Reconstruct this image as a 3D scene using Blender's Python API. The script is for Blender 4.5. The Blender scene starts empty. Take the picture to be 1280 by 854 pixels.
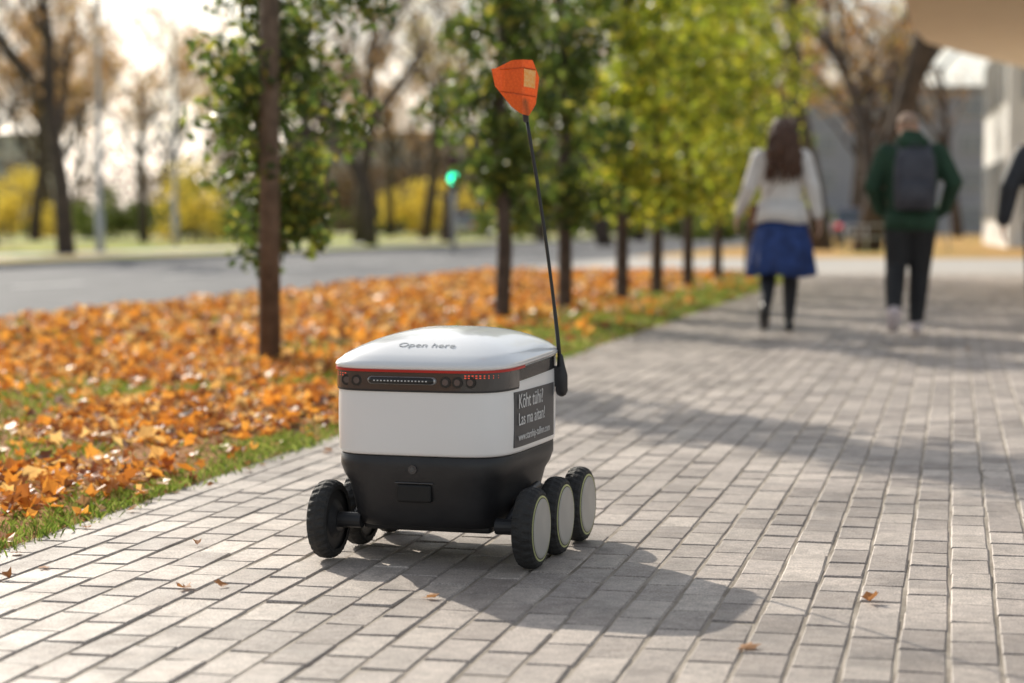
import bpy, bmesh, math, random
import numpy as np
from mathutils import Vector, Matrix, noise as mnoise
random.seed(7); rng=np.random.default_rng(7)
sc=bpy.context.scene
sc.view_settings.view_transform='Standard'; sc.view_settings.look='None'; sc.view_settings.exposure=0
TH=math.radians(12.5)          # heading of the footpath, clockwise from +Y
R=math.radians
def P2W(v,u): return (v*math.cos(TH)+u*math.sin(TH), -v*math.sin(TH)+u*math.cos(TH))

# ------------------------------------------------------------------ materials
def newmat(name):
    m=bpy.data.materials.new(name); m.use_nodes=True
    nt=m.node_tree; nt.nodes.clear()
    o=nt.nodes.new('ShaderNodeOutputMaterial'); return m,nt,o
def N(nt,t,**k):
    n=nt.nodes.new(t)
    for a,b in k.items(): setattr(n,a,b)
    return n
def c4(c): return (c[0],c[1],c[2],1)
def mat(name,col,rough=.6,col2=None,scale=6,bump=0,bscale=60,metal=0,coat=0,spec=.5,emis=None,estr=0,island=False,detail=4,ramp=(.35,.65)):
    m,nt,o=newmat(name); b=N(nt,'ShaderNodeBsdfPrincipled')
    b.inputs['Roughness'].default_value=rough; b.inputs['Metallic'].default_value=metal
    b.inputs['Coat Weight'].default_value=coat; b.inputs['Coat Roughness'].default_value=.05
    b.inputs['Specular IOR Level'].default_value=spec
    if col2 is None: col2=tuple(x*.86 for x in col)
    tc=N(nt,'ShaderNodeTexCoord')
    nz=N(nt,'ShaderNodeTexNoise'); nz.inputs['Scale'].default_value=scale; nz.inputs['Detail'].default_value=detail
    nt.links.new(tc.outputs['Object'],nz.inputs['Vector'])
    r=N(nt,'ShaderNodeValToRGB'); r.color_ramp.elements[0].color=c4(col); r.color_ramp.elements[1].color=c4(col2)
    r.color_ramp.elements[0].position=ramp[0]; r.color_ramp.elements[1].position=ramp[1]
    if island:
        g=N(nt,'ShaderNodeNewGeometry'); nt.links.new(g.outputs['Random Per Island'],r.inputs['Fac'])
        r.color_ramp.elements[0].position=0; r.color_ramp.elements[1].position=1
    else: nt.links.new(nz.outputs['Fac'],r.inputs['Fac'])
    nt.links.new(r.outputs['Color'],b.inputs['Base Color'])
    if emis: 
        b.inputs['Emission Color'].default_value=c4(emis); b.inputs['Emission Strength'].default_value=estr
    if bump:
        n2=N(nt,'ShaderNodeTexNoise'); n2.inputs['Scale'].default_value=bscale; n2.inputs['Detail'].default_value=5
        nt.links.new(tc.outputs['Object'],n2.inputs['Vector'])
        bp=N(nt,'ShaderNodeBump'); bp.inputs['Strength'].default_value=bump; bp.inputs['Distance'].default_value=.01
        nt.links.new(n2.outputs['Fac'],bp.inputs['Height']); nt.links.new(bp.outputs['Normal'],b.inputs['Normal'])
    nt.links.new(b.outputs['BSDF'],o.inputs['Surface']); return m
def leafmat(name,stops,trans=.5,rough=.5,spec=.5):
    m,nt,o=newmat(name)
    g=N(nt,'ShaderNodeNewGeometry'); r=N(nt,'ShaderNodeValToRGB')
    el=r.color_ramp.elements
    while len(el)<len(stops): el.new(.5)
    for i,(p,c) in enumerate(stops): el[i].position=p; el[i].color=c4(c)
    nt.links.new(g.outputs['Random Per Island'],r.inputs['Fac'])
    b=N(nt,'ShaderNodeBsdfPrincipled'); b.inputs['Roughness'].default_value=rough; b.inputs['Specular IOR Level'].default_value=spec
    nt.links.new(r.outputs['Color'],b.inputs['Base Color'])
    if trans<=0:
        nt.links.new(b.outputs[0],o.inputs['Surface']); return m
    t=N(nt,'ShaderNodeBsdfTranslucent'); mx=N(nt,'ShaderNodeMixShader'); mx.inputs[0].default_value=trans
    hs=N(nt,'ShaderNodeHueSaturation'); hs.inputs['Value'].default_value=1.8; hs.inputs['Saturation'].default_value=1.05
    nt.links.new(r.outputs['Color'],hs.inputs['Color']); nt.links.new(hs.outputs['Color'],t.inputs['Color'])
    nt.links.new(b.outputs[0],mx.inputs[1]); nt.links.new(t.outputs[0],mx.inputs[2]); nt.links.new(mx.outputs[0],o.inputs['Surface'])
    return m

# ------------------------------------------------------------------ mesh helpers
def link(ob,parent=None):
    sc.collection.objects.link(ob)
    if parent: ob.parent=parent
    return ob
def arrmesh(name,V,F,mats=(),smooth=False,parent=None,midx=None):
    V=np.asarray(V,dtype=np.float32); F=np.asarray(F,dtype=np.int32); k=F.shape[1]
    me=bpy.data.meshes.new(name); me.vertices.add(len(V)); me.vertices.foreach_set('co',V.ravel())
    me.loops.add(F.size); me.loops.foreach_set('vertex_index',F.ravel())
    me.polygons.add(len(F)); me.polygons.foreach_set('loop_start',np.arange(0,F.size,k,dtype=np.int32))
    if midx is not None: me.polygons.foreach_set('material_index',np.asarray(midx,dtype=np.int32))
    me.update(calc_edges=True)
    me.polygons.foreach_set('use_smooth',np.full(len(F),smooth))
    for m in mats: me.materials.append(m)
    return link(bpy.data.objects.new(name,me),parent)
def pymesh(name,V,F,mats=(),smooth=True,parent=None,midx=None,fixn=True):
    me=bpy.data.meshes.new(name); me.from_pydata([tuple(v) for v in V],[],[tuple(f) for f in F])
    if midx is not None:
        for p,i in zip(me.polygons,midx): p.material_index=i
    if fixn:
        bm=bmesh.new(); bm.from_mesh(me); bmesh.ops.recalc_face_normals(bm,faces=bm.faces); bm.to_mesh(me); bm.free()
    for p in me.polygons: p.use_smooth=smooth
    for m in mats: me.materials.append(m)
    return link(bpy.data.objects.new(name,me),parent)
def empty(name,loc=(0,0,0),rz=0):
    e=bpy.data.objects.new(name,None); e.location=loc; e.rotation_euler=(0,0,rz); e.empty_display_size=.2
    return link(e)
def loft(rings,cap0=True,cap1=True,closed=True):
    V=[];F=[];n=len(rings[0])
    for r in rings: V+= [tuple(p) for p in r]
    for i in range(len(rings)-1):
        for j in range(n if closed else n-1):
            a=i*n+j;b=i*n+(j+1)%n; F.append((a,b,b+n,a+n))
    if cap0: F.append(tuple(range(n))[::-1])
    if cap1: F.append(tuple((len(rings)-1)*n+j for j in range(n)))
    return V,F
def tube(pts,rad,n=10,round_ends=True):
    pts=[Vector(p) for p in pts]; rr=[(r,r) if not hasattr(r,'__len__') else r for r in rad]
    if round_ends:
        d0=(pts[0]-pts[1]).normalized(); d1=(pts[-1]-pts[-2]).normalized()
        a=rr[0];b=rr[-1]; m0=min(a);m1=min(b)
        P=[pts[0]+d0*m0*.95,pts[0]+d0*m0*.65]+pts+[pts[-1]+d1*m1*.65,pts[-1]+d1*m1*.95]
        Rr=[(a[0]*.3,a[1]*.3),(a[0]*.75,a[1]*.75)]+rr+[(b[0]*.75,b[1]*.75),(b[0]*.3,b[1]*.3)]
        pts,rr=P,Rr
    rings=[]; up=None
    for i,p in enumerate(pts):
        d=(pts[min(i+1,len(pts)-1)]-pts[max(i-1,0)]).normalized()
        if up is None:
            up=Vector((1,0,0)) if abs(d.x)<.8 else Vector((0,1,0))
        x=(up-d*up.dot(d)).normalized(); y=d.cross(x); up=x
        rings.append([p+x*math.cos(t)*rr[i][0]+y*math.sin(t)*rr[i][1] for t in [2*math.pi*k/n for k in range(n)]])
    return loft(rings)
def join(parts):
    V=[];F=[]
    for v,f in parts:
        o=len(V); V+=list(v); F+=[tuple(i+o for i in q) for q in f]
    return V,F
def boxvf(x0,x1,y0,y1,z0,z1):
    V=[(x,y,z) for z in (z0,z1) for y in (y0,y1) for x in (x0,x1)]
    F=[(0,2,3,1),(4,5,7,6),(0,1,5,4),(2,6,7,3),(0,4,6,2),(1,3,7,5)]
    return V,F
def box(name,x0,x1,y0,y1,z0,z1,m,parent=None,bev=0):
    V,F=boxvf(x0,x1,y0,y1,z0,z1); o=pymesh(name,V,F,[m],False,parent)
    if bev:
        b=o.modifiers.new('b','BEVEL'); b.width=bev; b.segments=3
    return o
def sheet(name,v0,v1,u0,u1,z,m,rz=-TH):
    o=pymesh(name,[(v0,u0,z),(v1,u0,z),(v1,u1,z),(v0,u1,z)],[(0,1,2,3)],[m],False,fixn=False)
    o.rotation_euler=(0,0,rz); return o
def tf(vf,M): return [M@Vector(v) for v in vf[0]],vf[1]

# ------------------------------------------------------------------ ground materials
def lawnmat(name,g1,g2,l1,l2,amount=.5,s=1.2):
    m,nt,o=newmat(name); b=N(nt,'ShaderNodeBsdfPrincipled'); b.inputs['Roughness'].default_value=.9
    b.inputs['Specular IOR Level'].default_value=.2
    tc=N(nt,'ShaderNodeTexCoord')
    def nz(scale,d=5):
        n=N(nt,'ShaderNodeTexNoise'); n.inputs['Scale'].default_value=scale; n.inputs['Detail'].default_value=d
        nt.links.new(tc.outputs['Object'],n.inputs['Vector']); return n
    def ramp(src,p0,c0,p1,c1):
        r=N(nt,'ShaderNodeValToRGB'); r.color_ramp.elements[0].position=p0;r.color_ramp.elements[1].position=p1
        r.color_ramp.elements[0].color=c4(c0); r.color_ramp.elements[1].color=c4(c1); nt.links.new(src,r.inputs[0]); return r
    a=ramp(nz(40).outputs['Fac'],.35,g1,.65,g2)
    vo=N(nt,'ShaderNodeTexVoronoi'); vo.inputs['Scale'].default_value=14; nt.links.new(tc.outputs['Object'],vo.inputs['Vector'])
    l=ramp(vo.outputs['Color'],.2,l1,.8,l2)
    k=ramp(nz(s,6).outputs['Fac'],.62-amount*.35,(0,0,0),.68-amount*.35,(1,1,1))
    mx=N(nt,'ShaderNodeMix',data_type='RGBA'); nt.links.new(k.outputs[0],mx.inputs[0]); nt.links.new(a.outputs[0],mx.inputs[6]); nt.links.new(l.outputs[0],mx.inputs[7])
    nt.links.new(mx.outputs[2],b.inputs['Base Color'])
    bp=N(nt,'ShaderNodeBump'); bp.inputs['Strength'].default_value=.6; bp.inputs['Distance'].default_value=.03
    nt.links.new(nz(60).outputs['Fac'],bp.inputs['Height']); nt.links.new(bp.outputs[0],b.inputs['Normal'])
    nt.links.new(b.outputs[0],o.inputs[0]); return m
M_ground=lawnmat('far_grass',(.2,.24,.05),(.3,.32,.07),(.4,.28,.1),(.36,.24,.08),.3,.1)
M_lawn=lawnmat('park_lawn',(.24,.34,.05),(.36,.44,.08),(.52,.36,.12),(.58,.43,.15),.32,.25)
M_leafsoil=lawnmat('leafy_soil',(.08,.1,.02),(.15,.17,.04),(.28,.12,.04),(.44,.21,.07),.95,1.2)
M_leaflawn=lawnmat('leafy_lawn_far',(.3,.33,.06),(.4,.41,.09),(.54,.3,.1),(.6,.38,.13),.75,.3)
M_asph=mat('asphalt',(.13,.133,.14),.85,(.19,.192,.2),1.2,.3,150,spec=.25)
M_walk=mat('pale_paving',(.48,.45,.41),.8,(.41,.385,.35),.8)
M_sand=mat('joint_sand',(.46,.4,.33),.9,(.22,.185,.145),5,.6,200)
M_kerb=mat('granite_kerb',(.46,.45,.43),.7,(.36,.35,.34),6,.3,120)

sheet('ground',-1500,1500,-1500,1500,-.15,M_ground,0)
sheet('road',-20,-8.15,-60,400,-.12,M_asph)
for i,(v0,v1) in enumerate([(-8.15,-8.0),(-20.15,-20)]):
    V,F=join([boxvf(v0,v1,-20+k*1.0,-20+k*1.0+.99,-.149,.012) for k in range(160)])
    o=pymesh('kerb',V,F,[M_kerb],False); o.rotation_euler=(0,0,-TH)
sheet('park_lawn',-500,-20.15,-60,500,0,M_lawn)
sheet('far_sidewalk',-25.5,-23,-60,400,.006,M_walk)
sheet('park_footpath',-48,-44,-60,400,.006,M_walk)
sheet('crossing_pavement',-8,60,34,50,-.004,M_walk)
sheet('leafy_lawn',-8,300,50,500,0,M_leaflawn)
V,F=join([boxvf(-14.07,-13.93,10+k*6,12.5+k*6,-.119,-.116) for k in range(30)])
o=pymesh('road_marking',V,F,[mat('road_paint',(.6,.6,.58),.7)],False); o.rotation_euler=(0,0,-TH)

def strip_h(v,u):
    e=min(1,max(0,(-2.42-v)/.5))
    return e*(.012+.03*mnoise.noise((v*.6,u*.6,3)))+.0
nu,nv=150,36; V=[];F=[]
for i in range(nu+1):
    u=-6+40*i/nu
    for j in range(nv+1):
        v=-8+5.58*j/nv; V.append((v,u,strip_h(v,u)-(.006 if j==nv else 0)))
for i in range(nu):
    for j in range(nv):
        a=i*(nv+1)+j; F.append((a,a+1,a+nv+2,a+nv+1))
o=pymesh('grass_verge',V,F,[M_leafsoil]); o.rotation_euler=(0,0,-TH)

# pavers as real blocks
PW,PL,J=.1,.2,.0065
def paver_field(v0,v1,u0,u1):
    cx=[];cy=[]
    nvv=int(round((v1-v0)/PW)); nuu=int((u1-u0)/PL)
    for i in range(nvv):
        for j in range(nuu):
            cx.append(v0+(i+.5)*PW); cy.append(u0+(j+.5+(0.5 if i%2 else 0))*PL)
    n=len(cx); cx=np.array(cx)+rng.normal(0,.0009,n); cy=np.array(cy)+rng.normal(0,.0018,n)
    hw=PW/2-J/2; hl=PL/2-J/2
    sx=np.array([-1,1,1,-1]);sy=np.array([-1,-1,1,1])
    V=np.zeros((n,12,3))
    for r,(ins,z) in enumerate([(0,-.03),(0,-.004),(.0038,0)]):
        V[:,r*4:r*4+4,0]=cx[:,None]+sx*(hw-ins); V[:,r*4:r*4+4,1]=cy[:,None]+sy*(hl-ins); V[:,r*4:r*4+4,2]=z
    sk=rng.normal(0,.007,n)
    V[:,:,0]+=(V[:,:,1]-cy[:,None])*sk[:,None]
    tx=rng.normal(0,.012,n);ty=rng.normal(0,.007,n);dz=rng.normal(0,.0009,n)
    V[:,:,2]+=(V[:,:,0]-cx[:,None])*tx[:,None]+(V[:,:,1]-cy[:,None])*ty[:,None]+dz[:,None]-.001
    base=[]
    for r in (0,4):
        for k in range(4): base.append((r+k,r+(k+1)%4,r+4+(k+1)%4,r+4+k))
    base.append((8,9,10,11)); base=np.array(base)
    F=(base[None]+ (np.arange(n)*12)[:,None,None]).reshape(-1,4)
    return V.reshape(-1,3),F
def pavermat():
    m,nt,o=newmat('concrete_paver'); b=N(nt,'ShaderNodeBsdfPrincipled'); b.inputs['Roughness'].default_value=.55
    g=N(nt,'ShaderNodeNewGeometry'); r=N(nt,'ShaderNodeValToRGB'); el=r.color_ramp.elements
    el[0].color=(.30,.255,.225,1); el[1].color=(.50,.435,.38,1); e=el.new(.5); e.color=(.40,.345,.305,1)
    nt.links.new(g.outputs['Random Per Island'],r.inputs[0])
    tc=N(nt,'ShaderNodeTexCoord')
    def nz(s,d=5):
        n=N(nt,'ShaderNodeTexNoise'); n.inputs['Scale'].default_value=s; n.inputs['Detail'].default_value=d; nt.links.new(tc.outputs['Object'],n.inputs[0]); return n
    def mr(src,lo,hi,a=.3,c=.7):
        q=N(nt,'ShaderNodeMapRange'); q.inputs[1].default_value=a; q.inputs[2].default_value=c; q.inputs[3].default_value=lo; q.inputs[4].default_value=hi; nt.links.new(src,q.inputs[0]); return q
    def mul(a,c):
        q=N(nt,'ShaderNodeMath',operation='MULTIPLY'); nt.links.new(a.outputs[0],q.inputs[0]); nt.links.new(c.outputs[0],q.inputs[1]); return q
    n2=nz(240,5)
    f=mul(mul(mul(mr(nz(1.4,7).outputs['Fac'],.75,1.2),mr(n2.outputs['Fac'],.55,1.4)),mr(nz(28,4).outputs['Fac'],.82,1.15)),mr(nz(5,8).outputs['Fac'],.76,1.04,.3,.5))
    vm=N(nt,'ShaderNodeVectorMath',operation='SCALE'); nt.links.new(r.outputs[0],vm.inputs[0]); nt.links.new(f.outputs[0],vm.inputs['Scale'])
    nt.links.new(vm.outputs[0],b.inputs['Base Color'])
    rr_=mr(nz(9,4).outputs['Fac'],.45,.7); nt.links.new(rr_.outputs[0],b.inputs['Roughness'])
    bp=N(nt,'ShaderNodeBump'); bp.inputs['Strength'].default_value=.7; bp.inputs['Distance'].default_value=.003
    nt.links.new(n2.outputs['Fac'],bp.inputs['Height']); nt.links.new(bp.outputs[0],b.inputs['Normal'])
    nt.links.new(b.outputs[0],o.inputs[0]); return m
M_pav=pavermat()
V,F=paver_field(-2.4,4.1,1.5,34.2)
o=arrmesh('brick_pavement',V,F,[M_pav]); o.rotation_euler=(0,0,-TH)
sheet('pavement_bedding',-2.42,4.1,-20,34.5,-.0045,M_sand)
sheet('plaza_pavement',4.1,60,-20,34,-.003,M_walk)

# ------------------------------------------------------------------ leaves & grass
def leaf_scatter(name,pts,size,m,lobed=True,flat=.35,smin=.6,smax=1.25,rz=-TH,lift=.012):
    pts=np.asarray(pts,dtype=float); n=len(pts)
    if lobed:
        k=10; ang=np.arange(k)*2*math.pi/k; rad=np.array([1.05,.62,.85,.6,.8,.2,.8,.6,.85,.62])
        base=np.zeros((k+1,3)); base[1:,0]=np.cos(ang)*rad; base[1:,1]=np.sin(ang)*rad*.85; base[1:,2]=.28*np.abs(base[1:,1])+.12*rad**2
        faces=np.array([(0,1+i,1+(i+1)%k) for i in range(k)])
    else:
        base=np.array([(-1,0,.1),(0,-.6,.22),(1,0,.12),(0,.6,.2)],dtype=float); faces=np.array([(0,1,2,3)])
    nb=len(base)
    s=rng.uniform(smin,smax,n)*size
    a=rng.uniform(0,2*math.pi,n); tx=rng.normal(0,flat,n); ty=rng.normal(0,flat,n); curl=rng.normal(1,1.3,n)
    B=np.repeat(base[None],n,0)+rng.normal(0,.06,(n,nb,3)); B[:,:,2]*=curl[:,None]; B*=s[:,None,None]
    ca,sa=np.cos(a)[:,None],np.sin(a)[:,None]
    x=B[:,:,0]*ca-B[:,:,1]*sa; y=B[:,:,0]*sa+B[:,:,1]*ca; z=B[:,:,2]
    c,s_=np.cos(tx)[:,None],np.sin(tx)[:,None]; y,z=y*c-z*s_,y*s_+z*c
    c,s_=np.cos(ty)[:,None],np.sin(ty)[:,None]; x,z=x*c+z*s_,-x*s_+z*c
    V=np.stack([x,y,z],-1)
    if lift is not None:
        zmin=V[:,:,2].min(1); V[:,:,2]-=zmin[:,None]*.9
    V+=pts[:,None,:]
    F=(faces[None]+(np.arange(n)*nb)[:,None,None]).reshape(-1,faces.shape[1])
    o=arrmesh(name,V.reshape(-1,3),F,[m]); o.rotation_euler=(0,0,rz); return o
M_litter=leafmat('autumn_leaf',[(0,(.1,.04,.018)),(.18,(.26,.095,.03)),(.42,(.48,.19,.045)),(.7,(.6,.29,.07)),(.88,(.62,.43,.18)),(1,(.22,.12,.06))],.42,.45,.45)
M_stray=leafmat('dry_leaf',[(0,(.15,.07,.035)),(.5,(.33,.15,.06)),(1,(.42,.24,.12))],.25,.6,.3)
def pick(n,v0,v1,u0,u1,dens):
    out=[]
    while len(out)<n:
        v=random.uniform(v0,v1);u=random.uniform(u0,u1)
        X,Y=P2W(v,u)
        if X<-.42*Y-.8 or X>.42*Y+.8: continue
        if random.random()<dens(v,u): out.append((v,u,strip_h(v,u)+random.random()**2*.03))
    return out
def dens(v,u):
    e=min(1,max(0.16,(-2.38-v)/.3+.9*mnoise.noise((v*2.4,u*1.3,8))))
    if u>13: e*=min(1,max(.12,(-3.2-v)/1.2+.3))
    k=mnoise.noise((v*1.1,u*.8,0)); return e*min(1,max(.16,.75+k*1.6))
leaf_scatter('fallen_leaves',pick(14000,-7.9,-2.42,3.4,12.5,dens),.038,M_litter,True,.45)
leaf_scatter('fallen_leaves',pick(22000,-7.95,-2.42,12.5,34,dens),.054,M_litter,False,.45)
pts=[]
def C2P(X,Y): return (X*math.cos(TH)-Y*math.sin(TH), X*math.sin(TH)+Y*math.cos(TH))
for X,Y in [(.80,4.41),(.475,3.93),(-.76,4.57)]:
    v,u=C2P(X,Y); pts.append((v,u,.003))
leaf_scatter('stray_leaves',pts,.03,M_stray,True,.1,.9,1.1)
pts=[]
for X,Y in [(-.68,4.60),(-.18,4.45),(-.83,5.2),(-1.15,4.85),(.35,8.1),(-1.2,4.7)]:
    v,u=C2P(X,Y); pts.append((v,u,.003))
for _ in range(190):
    u=random.uniform(4.6,30); pts.append((-2.44+abs(random.gauss(0,.09)),u,.003))
for _ in range(18):
    pts.append((random.uniform(-2,3),random.uniform(7,30),.003))
leaf_scatter('stray_leaves',pts,.023,M_stray,True,.2,.6,1.2)

M_grass=leafmat('grass_blade',[(0,(.07,.11,.015)),(.5,(.15,.21,.035)),(.85,(.25,.3,.07)),(1,(.36,.32,.13))],.4,.5)
def blades(name,n,v0,v1,u0,u1,d,h0,h1,w,m=None):
    P=np.array(pick(n,v0,v1,u0,u1,d)); P[:,2]=[strip_h(a,b)-.003 for a,b in P[:,:2]]
    a=rng.uniform(0,6.28,n); h=rng.uniform(h0,h1,n); l=rng.normal(0,.5,(n,2))*h[:,None]
    V=np.zeros((n,4,3)); dx=np.cos(a)*w/2;dy=np.sin(a)*w/2
    V[:,0]=P; V[:,0,0]-=dx;V[:,0,1]-=dy; V[:,1]=P;V[:,1,0]+=dx;V[:,1,1]+=dy
    V[:,2]=P; V[:,2,:2]+=l*.35; V[:,2,0]+=dx*.8;V[:,2,1]+=dy*.8; V[:,2,2]+=h*.6
    V[:,3]=P; V[:,3,:2]+=l; V[:,3,2]+=h
    F=(np.array([(0,1,2,3)])[None]+(np.arange(n)*4)[:,None,None]).reshape(-1,4)
    o=arrmesh(name,V.reshape(-1,3),F,[m or M_grass]); o.rotation_euler=(0,0,-TH); return o
def gd(v,u):
    edge=-2.40-.06*mnoise.noise((u*3,1,1))
    if v>edge: return .2
    return min(1,max(.06,1-(-2.42-v)/.28+.9*mnoise.noise((v*2.5,u*1.5,5))))
blades('grass',14000,-3.2,-2.35,3.3,13,gd,.010,.036,.0045)
blades('grass',14000,-7.9,-3.0,3.3,14,lambda v,u: min(1,max(.03,.15-mnoise.noise((v*1.1,u*.8,0))*2.3)),.02,.05,.006)
blades('grass',22000,-7.9,-2.38,13,34,lambda v,u: 1 if v>-3.9 else .18,.03,.07,.014)

# ------------------------------------------------------------------ trees
M_bark=mat('bark',(.13,.1,.078),.9,(.065,.05,.04),8,.8,40)
M_barkfar=mat('bark_dark',(.1,.075,.06),.9,(.055,.043,.036),3)
M_stake=mat('stake_timber',(.2,.14,.095),.8,(.11,.075,.05),12,.5,60)
M_green=leafmat('linden_leaf',[(0,(.035,.06,.018)),(.35,(.065,.1,.025)),(.7,(.11,.16,.035)),(.9,(.22,.25,.05)),(1,(.34,.3,.06))],.48,.4)
M_green2=leafmat('linden_leaf_yellowing',[(0,(.07,.11,.02)),(.3,(.16,.2,.03)),(.65,(.3,.34,.045)),(.9,(.45,.43,.06)),(1,(.52,.4,.07))],.55,.4)
def crown_leaves(n,clumps,size,seed,aspect=.7):
    r=np.random.default_rng(seed); cl=np.array(clumps)
    w=cl[:,3]**2; idx=r.choice(len(cl),n,p=w/w.sum())
    d=r.normal(0,1,(n,3)); d/=np.linalg.norm(d,axis=1)[:,None]; rad=r.uniform(0,1,n)**.5
    P=cl[idx,:3]+d*rad[:,None]*cl[idx,3][:,None]*np.array([1,1,.8])
    q=r.normal(0,1,(n,3)); q[:,2]-=.4; q/=np.linalg.norm(q,axis=1)[:,None]
    t=np.cross(q,r.normal(0,1,(n,3))); t/=np.linalg.norm(t,axis=1)[:,None]; b=np.cross(q,t)
    s=r.uniform(.6,1.2,n)[:,None]*size/2
    V=np.stack([P-q*s*1.1,P-t*s*aspect+b*s*.25,P+q*s*1.1,P+t*s*aspect+b*s*.25],1)
    F=np.arange(n*4).reshape(-1,4); return V.reshape(-1,3),F
def young_tree(loc,seed,H=4.8,z0=.75,rw=.52,nl=3800,leaf=.07,m=M_green,tr=.045,name='linden_tree',shift=(0,0),nb=30):
    rs=random.Random(seed); e=empty(name,(loc[0],loc[1],-.01))
    pts=[(rs.gauss(0,.012)*z,rs.gauss(0,.012)*z,z) for z in np.linspace(0,H*.93,9)]; pts[0]=(0,0,-.02)
    parts=[tube(pts,[tr*(1.15-.95*i/8) for i in range(9)],10)]
    clumps=[]
    for i in range(nb):
        z=z0+(H-z0)*(i+rs.random())/nb*.97; a=i*2.4+rs.random()
        t=(z-z0)/(H-z0); w=rw*min(1,.6+t*2)*(1 if t<.6 else max(.15,1-(t-.6)*1.8))*rs.uniform(.6,1.1)
        p0=Vector((0,0,max(.4,z-.15))); p2=Vector((math.cos(a)*w+shift[0],math.sin(a)*w+shift[1],z+w*.45)); p1=(p0+p2)/2+Vector((0,0,.02))
        parts.append(tube([p0,p1,p2],[.014,.009,.003],5,False))
        for k in range(3):
            f=.3+.35*k; q=p0.lerp(p2,f)
            clumps.append((q.x+rs.gauss(0,.06),q.y+rs.gauss(0,.06),q.z+rs.gauss(0,.06),rs.uniform(.14,.27)*(rw/.5)**.8))
    V,F=join(parts); pymesh('trunk_and_limbs',V,F,[M_bark],True,e)
    V,F=crown_leaves(nl,clumps,leaf,seed); arrmesh('foliage',V,F,[m],False,e)
    return e
young_tree((-1.50,12.1),1,rw=.50,z0=.68,nl=9500,leaf=.07,shift=(.12,0),nb=36,tr=.04)
e=empty('tree_stake',(-1.43,11.75,0)); V,F=tube([(0,0,-.1),(0.005,0,1.5),(.02,0,3.0)],[.062,.060,.058],14,False); pymesh('post',V,F,[M_stake],True,e)
box('tie',-.10,.05,.0,.36,1.85,1.9,mat('tie_strap',(.05,.05,.05),.7),e,.005)
rows=[((-.09,17.5),2,M_green,.52,4800,.95),((.51,19.2),3,M_green,.58,5200,.85),((1.17,21.2),4,M_green2,.72,5500,.9),((1.70,23.4),5,M_green2,.8,5500,.95),((2.28,25.8),6,M_green2,.88,5500,.95),((2.97,28.8),7,M_green2,1.0,5500,1.0),((3.8,32.0),8,M_green2,1.1,5500,1.1)]
for loc,s,m,rw,nl,z0 in rows:
    young_tree(loc,s*11,H=5.6,z0=z0,rw=rw,nl=nl,leaf=.105,m=m,tr=.065)

def big_tree_mesh(seed,H=14,r0=.3,leaves=0,lean=0,leafmatl=None,leafsize=.2):
    rs=random.Random(seed); parts=[]; tips=[]
    def grow(p,d,L,r,dep):
        n=4 if dep<2 else 3; pts=[p]; rad=[r]
        for i in range(n):
            d=(d+Vector((rs.gauss(0,.13),rs.gauss(0,.13),rs.gauss(0,.08)+(.05 if dep else 0)))).normalized()
            p=p+d*L/n; pts.append(p); rad.append(max(.008,r*(1-.6*(i+1)/n)))
        parts.append(tube(pts,rad,[9,6,4,3,3][dep],False))
        if dep>=2: tips.append((pts[-1],L)); tips.append((pts[len(pts)//2],L))
        if dep<4:
            nc=[7,5,4,3][dep]
            for k in range(nc):
                t=.38+.62*(k+rs.random())/nc if dep==0 else .25+.75*(k+rs.random())/nc
                i=min(n-1,int(t*n)); q=pts[i].lerp(pts[i+1],t*n-i)
                a=rs.uniform(0,6.28); ax=Vector((math.cos(a),math.sin(a),rs.uniform(.1,.8))).normalized()
                nd=(d*.55+ax*rs.uniform(.6,1.1)).normalized()
                grow(q,nd,L*rs.uniform(.42,.62),max(.01,rad[i]*.5),dep+1)
    grow(Vector((0,0,-.2)),Vector((lean,0,1)).normalized(),H*.62,r0,0)
    V,F=join(parts); me=bpy.data.meshes.new('tree'); me.from_pydata([tuple(v) for v in V],[],F); me.materials.append(M_barkfar)
    for p in me.polygons: p.use_smooth=True
    lm=None
    if leaves:
        cl=[(t[0].x,t[0].y,t[0].z,.35+.12*t[1]) for t in tips]
        V,F=crown_leaves(leaves,cl,leafsize,seed)
        o=arrmesh('tmp',V,F,[leafmatl]); lm=o.data; bpy.data.objects.remove(o)
    return me,lm
M_tan=leafmat('tan_leaf',[(0,(.3,.16,.07)),(.5,(.48,.28,.12)),(1,(.6,.42,.18))],.35,.8,.2)
M_yel=leafmat('yellow_leaf',[(0,(.38,.3,.06)),(.5,(.58,.46,.09)),(1,(.68,.55,.13))],.4,.8,.2)
M_bush=leafmat('bush_leaf',[(0,(.09,.14,.04)),(.6,(.19,.24,.06)),(1,(.34,.35,.09))],.2,.8,.2)
VAR=[big_tree_mesh(21,15,.3,900,0,M_tan,.18),big_tree_mesh(22,13,.28,2500,.06,M_tan,.2),big_tree_mesh(23,16,.36,1200,-.08,M_yel,.2),big_tree_mesh(24,14,.28,0,.1)]
def place_tree(X,Y,v,s=1,rz=0,name='bare_tree'):
    e=empty(name,(X,Y,0),rz); e.scale=(s,s,s)
    link(bpy.data.objects.new('trunk_and_branches',VAR[v][0]),e)
    if VAR[v][1]: link(bpy.data.objects.new('leaves',VAR[v][1]),e)
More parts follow.
